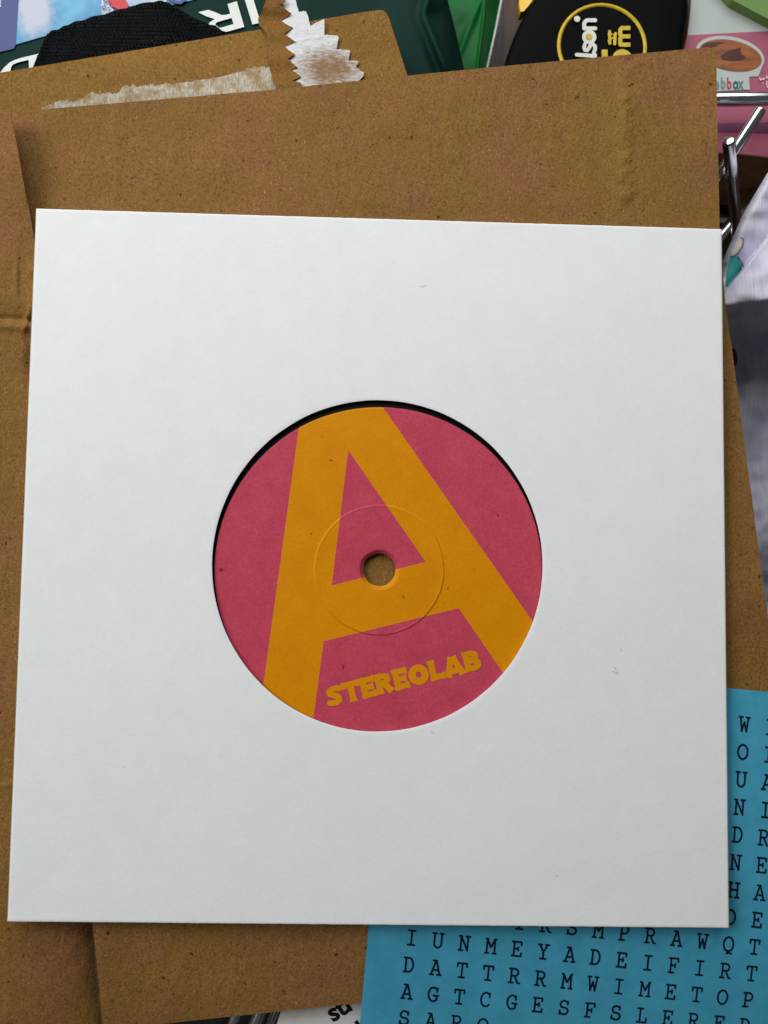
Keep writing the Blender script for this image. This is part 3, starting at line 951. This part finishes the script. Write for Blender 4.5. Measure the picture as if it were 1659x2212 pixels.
# ------------------------------------------------------------------ black mesh pouch
kz0 = -0.016
kp = P(280, 110, kz0)
pouch = thing('mesh_pouch', 'black knitted mesh pouch lying on the dark green pack, behind the mailer', 'pouch', (kp.x, kp.y, GZ))
TOPK = [(56, 190), (71, 144), (80, 122), (88, 105), (97, 80), (101, 74), (107, 69), (131, 60), (150, 51), (180, 42), (225, 30), (270, 17), (322, 4), (352, 2), (368, 8), (390, 22), (442, 49), (487, 71), (540, 102), (600, 140)]
def pouchf(s, tt):
    u0, v0 = None, None
    i = s * (len(TOPK) - 1); a = min(int(i), len(TOPK) - 2)
    q = Vector(TOPK[a]).lerp(Vector(TOPK[a + 1]), i - a)
    bot = Vector((56 + 544 * s, 260))
    p = q.lerp(bot, tt)
    d = (p - q).length
    dome = min(sm(0, 90, d), sm(0, .16, s), sm(0, .12, 1 - s)) 
    gx, gy = p.x / 8.2, p.y / 8.2
    rw = math.floor(gy); gx += 0.5 * (rw % 2) + 0.35 * n3(p.x, p.y, .05, 4)
    knit = 0.00055 * max(0, 1 - 2.2 * math.hypot(gx - math.floor(gx) - .5, gy - rw - .5)) * (1 + n3(p.x, p.y, .4, 3))
    z = GZ + 0.0010 + 0.0062 * dome + knit
    if tt == 0:
        p = p + Vector((0.5 * math.sin(s * 150), 1.4 * math.sin(s * 110)))
        z = GZ + 0.0008
    return P(p.x, p.y, z)
M['mesh'] = plain('black_mesh', (0.0008, 0.0008, 0.0010, 1), 0.36, 0, 0.05, 0.3, 400)
mb = MB(); grid(mb, pouchf, 420, 160, 0.0003)
mb.build('knit_body', M['mesh'], pouch)

# ------------------------------------------------------------------ bright green bag
gb = P(1030, 80, -0.035)
bag = thing('green_bag', 'bright green plastic bag with a white edge, left of the tape measure', 'bag', (gb.x, gb.y, TZ))
def bagz(u, v):
    cr = 1040 + (interp([(0, 1049), (103, 1037), (160, 1030)], v) - 1040)
    z = -0.034 + 0.0012 * n3(u, v, 0.018, 3) + 0.0014 * math.exp(-((u - cr) / 4) ** 2) - 0.005 * sm(0, 26, u - cr)
    z += 0.0009 * math.exp(-((u - 1030 + (v - 20) * .4) / 9) ** 2)
    return z
RB = [(-90, 1100), (0, 1081), (58, 1070), (147, 1050), (330, 1010)]
def bagf(s, tt):
    v = -90 + 420 * tt
    u = 930 + (interp(RB, v) - 930) * s
    return P(u, v, bagz(u, v))
M['green_bag'] = plain('bright_green_film', lin(10, 104, 42), 0.45, 0, 0.15, 0.2, 60)
mb = MB(); grid(mb, bagf, 90, 90, 0.0004)
mb.build('film_front', M['green_bag'], bag)
mb = MB()
def hem(s, tt):
    v = -90 + 420 * tt
    return P(interp(RB, v) - 1 + 7.0 * s, v, -0.0375 + 0.0012 * math.sin(math.pi * s) + 0.0004 * n3(0, v, .05, 1))
grid(mb, hem, 6, 60, 0.0008)
mb.build('white_edge', M['pack_white'], bag)
mb = MB(); poly(mb, [[(900, -80), (1060, -80), (1015, 300), (900, 300)]], -0.0455, 0.026)
mb.build('contents', M['green_bag'], bag)

# ------------------------------------------------------------------ tape measure
TMZ = -0.034
tm0 = P(1295, 100, TMZ)
tape = thing('tape_measure', 'black and yellow tape measure with a yellow ring and raised lettering, behind the mailer', 'tape measure', (tm0.x, tm0.y, TZ))
def zt(x, y):
    return (1192.4 + .1354 * x, .1354 * y)
outl = [(1068, 240), (1083, 165), (1089, 143), (1101, 100), (1118, 55), (1140, 12), (1168, -28), (1210, -60), (1270, -78), (1420, -78), (1470, -62), (1490, -30), (1493, 0), (1491, 37), (1485, 64), (1480, 105), (1474, 240)]
# smooth outline
def chaikin(L, n=2):
    for _ in range(n):
        o = []
        for a, b in zip(L, L[1:] + L[:1]):
            o += [(a[0] * .75 + b[0] * .25, a[1] * .75 + b[1] * .25), (a[0] * .25 + b[0] * .75, a[1] * .25 + b[1] * .75)]
        L = o
    return L
outl = chaikin(outl)
ctr = Vector((sum(p[0] for p in outl) / len(outl), sum(p[1] for p in outl) / len(outl)))
mb = MB(); n = len(outl)
rings = [(0.60, 0.0), (0.90, 0.0), (0.95, -0.0004), (0.985, -0.0014), (1.0, -0.0032), (1.0, -0.0365)]
base = [P(u, v, TMZ) for u, v in outl]; bcn = P(ctr.x, ctr.y, TMZ)
vs = []
for f, dz in rings:
    for p in base:
        q = bcn + (p - bcn) * f
        vs.append(Vector((q.x, q.y, TMZ + dz)))
F = [(j * n + k, j * n + (k + 1) % n, (j + 1) * n + (k + 1) % n, (j + 1) * n + k) for j in range(len(rings) - 1) for k in range(n)]
F = [f if (vs[f[1]] - vs[f[0]]).cross(vs[f[2]] - vs[f[1]]).z >= 0 else f[::-1] for f in F]
mb.add(vs, F, True)
mb.add(vs[:n], [tuple(range(n))[::-1]])
mb.build('rubber_case', M['rubber'], tape)
mb = MB()
poly(mb, [chaikin([(1120, -60), (1165, -60), (1154, -8), (1146, 8), (1126, 30), (1121, 12), (1123, -10)], 1)], TMZ - 0.006, 0.004)
mb.build('yellow_case', M['yellow_body'], tape)
RCX, RCY = 1300.6, 100.5
rcen = P(RCX, RCY, TMZ); rrad = (P(RCX + 93, RCY, TMZ) - rcen).length
mb = MB(); vs, F = [], []
N = 120; prof = [(-.0006, .00005), (-.0004, .0004), (.0004, .0004), (.0006, .00005)]
for dr, dz in prof:
    for k in range(N):
        a = 2 * math.pi * k / N
        vs.append(Vector((rcen.x + (rrad + dr) * math.cos(a), rcen.y + (rrad + dr) * math.sin(a) * 0.99, TMZ + dz)))
F = [(j * N + k, (j + 1) * N + k, (j + 1) * N + (k + 1) % N, j * N + (k + 1) % N) for j in range(3) for k in range(N)]
mb.add(vs, F, True)
mb.build('ring', M['yellow'], tape)
tfz = lambda x, y, l: P(*zt(x, y), TMZ + 0.0006 + l)
mb = MB()
stroke(mb, [(690, 322), (560, 322), (525, 345), (512, 385), (520, 452)], 62, tfz, dz=8e-7)
stroke(mb, [(510, 452), (690, 452)], 62, tfz, dz=8e-7)
stroke(mb, arc(595, 590, 84, 84, 0, 360, 20), 60, tfz, dz=8e-7)
stroke(mb, [(525, 705), (512, 750), (524, 795), (560, 805), (590, 770), (615, 722), (655, 705), (686, 735), (688, 790), (665, 840)], 58, tfz, dz=8e-7)
stroke(mb, [(395, 872), (690, 892)], 60, tfz, dz=8e-7)
stroke(mb, [(640, 905), (690, 870)], 50, tfz, dz=8e-7)
stroke(mb, [(400, 299), (402, 301)], 98, tfz, dz=8e-7)
mb.build('raised_letters', M['white_paint'], tape)
mb = MB()
stroke(mb, [(597, 586), (599, 588)], 100, tfz, dz=8e-7)
for y in (446, 580, 712):
    stroke(mb, [(1110, y), (1250, y)], 66, tfz, dz=8e-7, cap=False)
stroke(mb, [(1112, 446), (1088, 480), (1088, 545), (1112, 580), (1088, 615), (1088, 690), (1095, 712)], 66, tfz, dz=8e-7)
for x0, y0, y1 in ((922, 500, 690), (1006, 535, 700)):
    L = [(x0 + random.uniform(-8, 8), y0 + (y1 - y0) * i / 6) for i in range(7)]
    stroke(mb, L, 48, tfz, dz=8e-7)
stroke(mb, [(900, 545), (955, 545)], 26, tfz, dz=8e-7); stroke(mb, [(975, 600), (900, 640)], 26, tfz, dz=8e-7)
stroke(mb, [(840, 790), (840, 1060)], 96, tfz, dz=8e-7, cap=False)
poly(mb, [[zt(*p) for p in arc(1120, 935, 158, 150, 0, 360, 28)[:-1]]], TMZ + 0.0006)
mb.build('raised_letters', M['yellow'], tape)

# ------------------------------------------------------------------ pink carton, top right
PZ = -0.038
pc0 = P(1600, 200, PZ)
box = thing('pink_carton', 'pink and white carton printed with a white bowl of brown dessert', 'carton', (pc0.x, pc0.y, TZ))
def zb(x, y):
    return (1468.9 + .1146 * x, .1146 * y)
M['pink_print'] = plain('pink_print', lin(168, 88, 110), 0.45, 0, 0.25, 0.2, 110)
M['pack_pale'] = plain('pale_carton', lin(176, 183, 177), 0.4, 0, 0.3, 0.12, 40)  # white greyed: part of the carton's shade is put into the colour
M['carton_side'] = plain('carton_side', lin(176, 132, 92), 0.8, 0, 0.2, 0.2, 200)
mb = MB()
poly(mb, [[(1497, -90), (1493, 0), (1489, 45), (1485, 76), (1478, 106), (1466, 200), (1462, 331), (1569, 331), (1760, 350), (1780, -90)]], PZ, 0.0330)
mb.build('carton_body', M['carton_side'], box)
mb = MB(); poly(mb, [[(1497, -90), (1493, 0), (1489, 45), (1485, 76), (1580, 71), (1760, 62), (1780, -90)]], PZ + 0.0002)
mb.build('white_panel', M['pack_pale'], box)
mb = MB(); poly(mb, [[(1485, 76), (1580, 71), (1760, 62), (1764, 348), (1569, 329), (1462, 329), (1466, 200), (1478, 106)]], PZ + 0.0002)
mb.build('pink_panel', M['pink_print'], box)
mb = MB()
def tilt(cx, cy, rx, ry, a, n=48):
    a = math.radians(a)
    return [(cx + rx * math.cos(k * 2 * math.pi / n) * math.cos(a) - ry * math.sin(k * 2 * math.pi / n) * math.sin(a),
             cy + rx * math.cos(k * 2 * math.pi / n) * math.sin(a) + ry * math.sin(k * 2 * math.pi / n) * math.cos(a)) for k in range(n)]
bowl = [p for p in tilt(945, 1040, 655, 350, 11) if p[1] < 1180 or p[0] > 1350]
bowl = tilt(945, 1040, 655, 350, 11)
poly(mb, [[zb(*p) for p in bowl]], PZ + 0.00035)
poly(mb, [[zb(*p) for p in [(400, 1180), (1555, 1240), (1478, 1440), (1310, 1445), (1300, 1500), (400, 1500)]]], PZ + 0.00041)
poly(mb, [[zb(*p) for p in [(400, 1430), (1300, 1430), (1316, 1690), (400, 1730)]]], PZ + 0.00047)
mb.build('printed_bowl', M['pack_pale'], box)
t = NT('brown_dessert_print')
wv = t.noise(1, 3, 0.6, t.mapping((60, 170, 100), (0, 0, -0.3)), 0.8)
c = t.mix(t.ramp(wv, 0.36, 0.62), lin(104, 52, 20), lin(164, 94, 42))
t.color(c)
M['dessert'] = t.set(0.4, 0, 0.4)
mb = MB(); poly(mb, [[zb(*p) for p in tilt(950, 1040, 595, 285, 11)]], PZ + 0.0006)
mb.build('printed_dessert', M['dessert'], box)
M['dessert_dark'] = plain('dark_swirl_print', lin(74, 30, 12), 0.4, 0, 0.4, 0.3, 160)
mb = MB(); poly(mb, [[zb(*p) for p in [(760, 1060), (900, 960), (1050, 920), (1110, 905), (1150, 880), (1140, 960), (1160, 1020), (1240, 1080), (1180, 1130), (980, 1150), (800, 1120)]]], PZ + 0.0007)
poly(mb, [[zb(*p) for p in [(400, 870), (520, 800), (700, 790), (860, 800), (720, 830), (660, 880), (520, 880)]]], PZ + 0.0007)
mb.build('printed_swirl', M['dessert_dark'], box)
inks = {'e': lin(86, 130, 118), 'b': lin(92, 128, 112), 'B': lin(176, 34, 60), 'o': lin(30, 76, 88), 'x': lin(70, 120, 118)}
x0 = {'e': 650, 'b': 765, 'B': 878, 'o': 995, 'x': 1098}
for ch in 'ebBox':
    mb = MB()
    s = 300
    def tf(x, y, l, ch=ch):
        return P(*zb(x0[ch] + x * s * 0.62, 1672 - y * s), PZ + 0.0006)
    text_mesh(mb, ch.lower(), 1.0, tf, bold=0.03)
    mb.build('logo_letter', plain('logo_ink_' + ch, inks[ch], 0.4), box)
mb = MB()
for L in ([(1500, 1455), (1520, 1510), (1550, 1480), (1575, 1500), (1600, 1470)], [(1560, 1562), (1566, 1568)], [(1630, 1430), (1640, 1470), (1660, 1450)], [(1640, 1530), (1636, 1590), (1652, 1640), (1690, 1650)]):
    stroke(mb, [zb(*p) for p in L], 1.7, lambda x, y, l: P(x, y, PZ + 0.0006 + l))
mb.build('printed_script', M['pack_white'], box)
M['pink_dark'] = plain('plum_print', lin(118, 62, 92), 0.4, 0, 0.4, 0.25, 80)
mb = MB(); poly(mb, [[(1462, 268), (1560, 266), (1764, 262), (1764, 290), (1600, 286), (1462, 284)]], PZ + 0.0003)
mb.build('printed_band', M['pink_dark'], box)

# ------------------------------------------------------------------ green packet in the corner
gp = P(1640, 10, -0.03)
gcard = thing('green_packet', 'pale green packet in the upper right corner, lying on the pink carton', 'packet', (gp.x, gp.y, PZ))
M['pale_green'] = plain('pale_green_print', lin(104, 136, 68), 0.42, 0, 0.4, 0.12, 90)
mb = MB(); poly(mb, [[(1500, -90), (1582, 0), (1592, 5), (1659, 41), (1790, 112), (1790, -90)]], -0.0345, 0.0034)
mb.build('packet_body', M['pale_green'], gcard)

# ------------------------------------------------------------------ lavender cloth, right
lv = P(1640, 700, -0.02)
cloth = thing('lavender_garment', 'crumpled pale lavender ribbed garment with a printed teal motif, at the right edge', 'garment', (lv.x, lv.y, TZ))
LE = [(330, 1690), (373, 1659), (420, 1631), (466, 1604), (520, 1581), (567, 1561), (600, 1556), (660, 1545), (760, 1535), (1400, 1600)]
def flz(u, v):
    z = -0.0150
    # fold lying over the printed part
    fe = 626 - (u - 1568) * 1.264
    over = sm(-1.5, 3.0, (v - fe) * 0.62)
    z += 0.0026 * over
    z -= 0.0035 * math.exp(-max(0, fe - v) / 22) * (1 - over)
    # rounded roll then falling into the mailer's shade
    z += 0.0030 * math.exp(-((v - 640 + (u - 1600) * .35) / 60) ** 2)
    z -= 0.030 * sm(650, 740, v + (u - 1600) * .12)
    z += 0.0022 * math.sin((u + v * .45) / 26) * sm(720, 860, v) + 0.0012 * n3(u, v, .03, 4)
    z += 0.0012 * math.sin((u * 1.2 + v * .8) / 24) * (1 - over)
    z -= 0.010 * sm(1150, 1350, v)
    return z
def clothf(s, tt):
    v = 330 + (1450 - 330) * tt
    l = interp(LE, v)
    u = l + (1850 - l) * s
    z = flz(u, v)
    z -= 0.006 * math.exp(-(u - l) / 7) * sm(620, 590, v)
    return P(u, v, z)
t = NT('lavender_rib')
rib = t.noise(1, 2, 0.5, t.mapping((2400, 45, 60), (0, 0, 0.06)), 0.0)
c = t.mix(t.ramp(rib, 0.35, 0.65), lin(206, 202, 216), lin(222, 219, 230))
c = t.mix(t.ramp(t.noise(90, 3, 0.6), 0.45, 0.65, 0, 0.5), c, lin(190, 184, 214))
t.color(c)
t.bump(t.math('ADD', rib, t.math('MULTIPLY', t.noise(1800, 3, 0.7), 0.4)), 0.00022, 0.8)
M['lavender'] = t.set(0.85, 0, 0.15)
mb = MB(); grid(mb, clothf, 130, 360, 0.0005)
mb.build('fabric', M['lavender'], cloth)
def drape(pts, mat, name, lift=0.0003, rings=6):
    """flat print lying on the cloth"""
    mb = MB(); c = Vector((sum(p[0] for p in pts) / len(pts), sum(p[1] for p in pts) / len(pts)))
    vs = []; n = len(pts)
    for j in range(rings + 1):
        for p in pts:
            q = c.lerp(Vector(p), max(1e-3, j / rings))
            vs.append(P(q.x, q.y, flz(q.x, q.y) - 0.006 * math.exp(-(q.x - interp(LE, q.y)) / 7) * sm(620, 590, q.y) + lift))
    F = [(j * n + k, j * n + (k + 1) % n, (j + 1) * n + (k + 1) % n, (j + 1) * n + k) for j in range(rings) for k in range(n)]
    F = [f if (vs[f[1]] - vs[f[0]]).cross(vs[f[2]] - vs[f[1]]).z >= 0 else f[::-1] for f in F]
    mb.add(vs, F, True)
    return mb.build(name, mat, cloth)
def sub(pts, k=3):
    o = []
    for a, b in zip(pts, pts[1:] + pts[:1]):
        o += [(a[0] + (b[0] - a[0]) * i / k, a[1] + (b[1] - a[1]) * i / k) for i in range(k)]
    return o
M['teal'] = plain('teal_print', lin(70, 170, 164), 0.8, 0, 0.15, 0.3, 200)
M['cream'] = plain('cream_print', lin(222, 212, 200), 0.8, 0, 0.15, 0.1, 200)
M['plum'] = plain('maroon_print', lin(120, 40, 64), 0.8, 0, 0.15, 0.2)
M['outline'] = plain('outline_print', lin(104, 92, 104), 0.8, 0, 0.15)
drape(sub([(1577, 556), (1586, 552), (1595, 556), (1603, 572), (1602, 584), (1590, 600), (1577, 618), (1568, 618), (1570, 585)]), M['teal'], 'printed_motif')
drape(sub(tilt(1592, 535, 20, 8, -60, 16)), M['cream'], 'printed_motif')
drape(sub(tilt(1585, 772, 8, 20, -4, 14)), M['plum'], 'printed_motif', 0.0004)
mb = MB()
for L in ([(1600, 513), (1607, 518), (1604, 533), (1594, 548), (1584, 553), (1577, 555)], [(1594, 554), (1603, 566), (1606, 578)]):
    fine = []
    for a, b in zip(L, L[1:]):
        fine += [(a[0] + (b[0] - a[0]) * i / 4, a[1] + (b[1] - a[1]) * i / 4) for i in range(4)]
    fine.append(L[-1])
    stroke(mb, fine, 2.0, lambda x, y, l: P(x, y, flz(x, y) - 0.006 * math.exp(-(x - interp(LE, y)) / 7) * sm(620, 590, y) + 0.0005 + l))
mb.build('printed_outline', M['outline'], cloth)
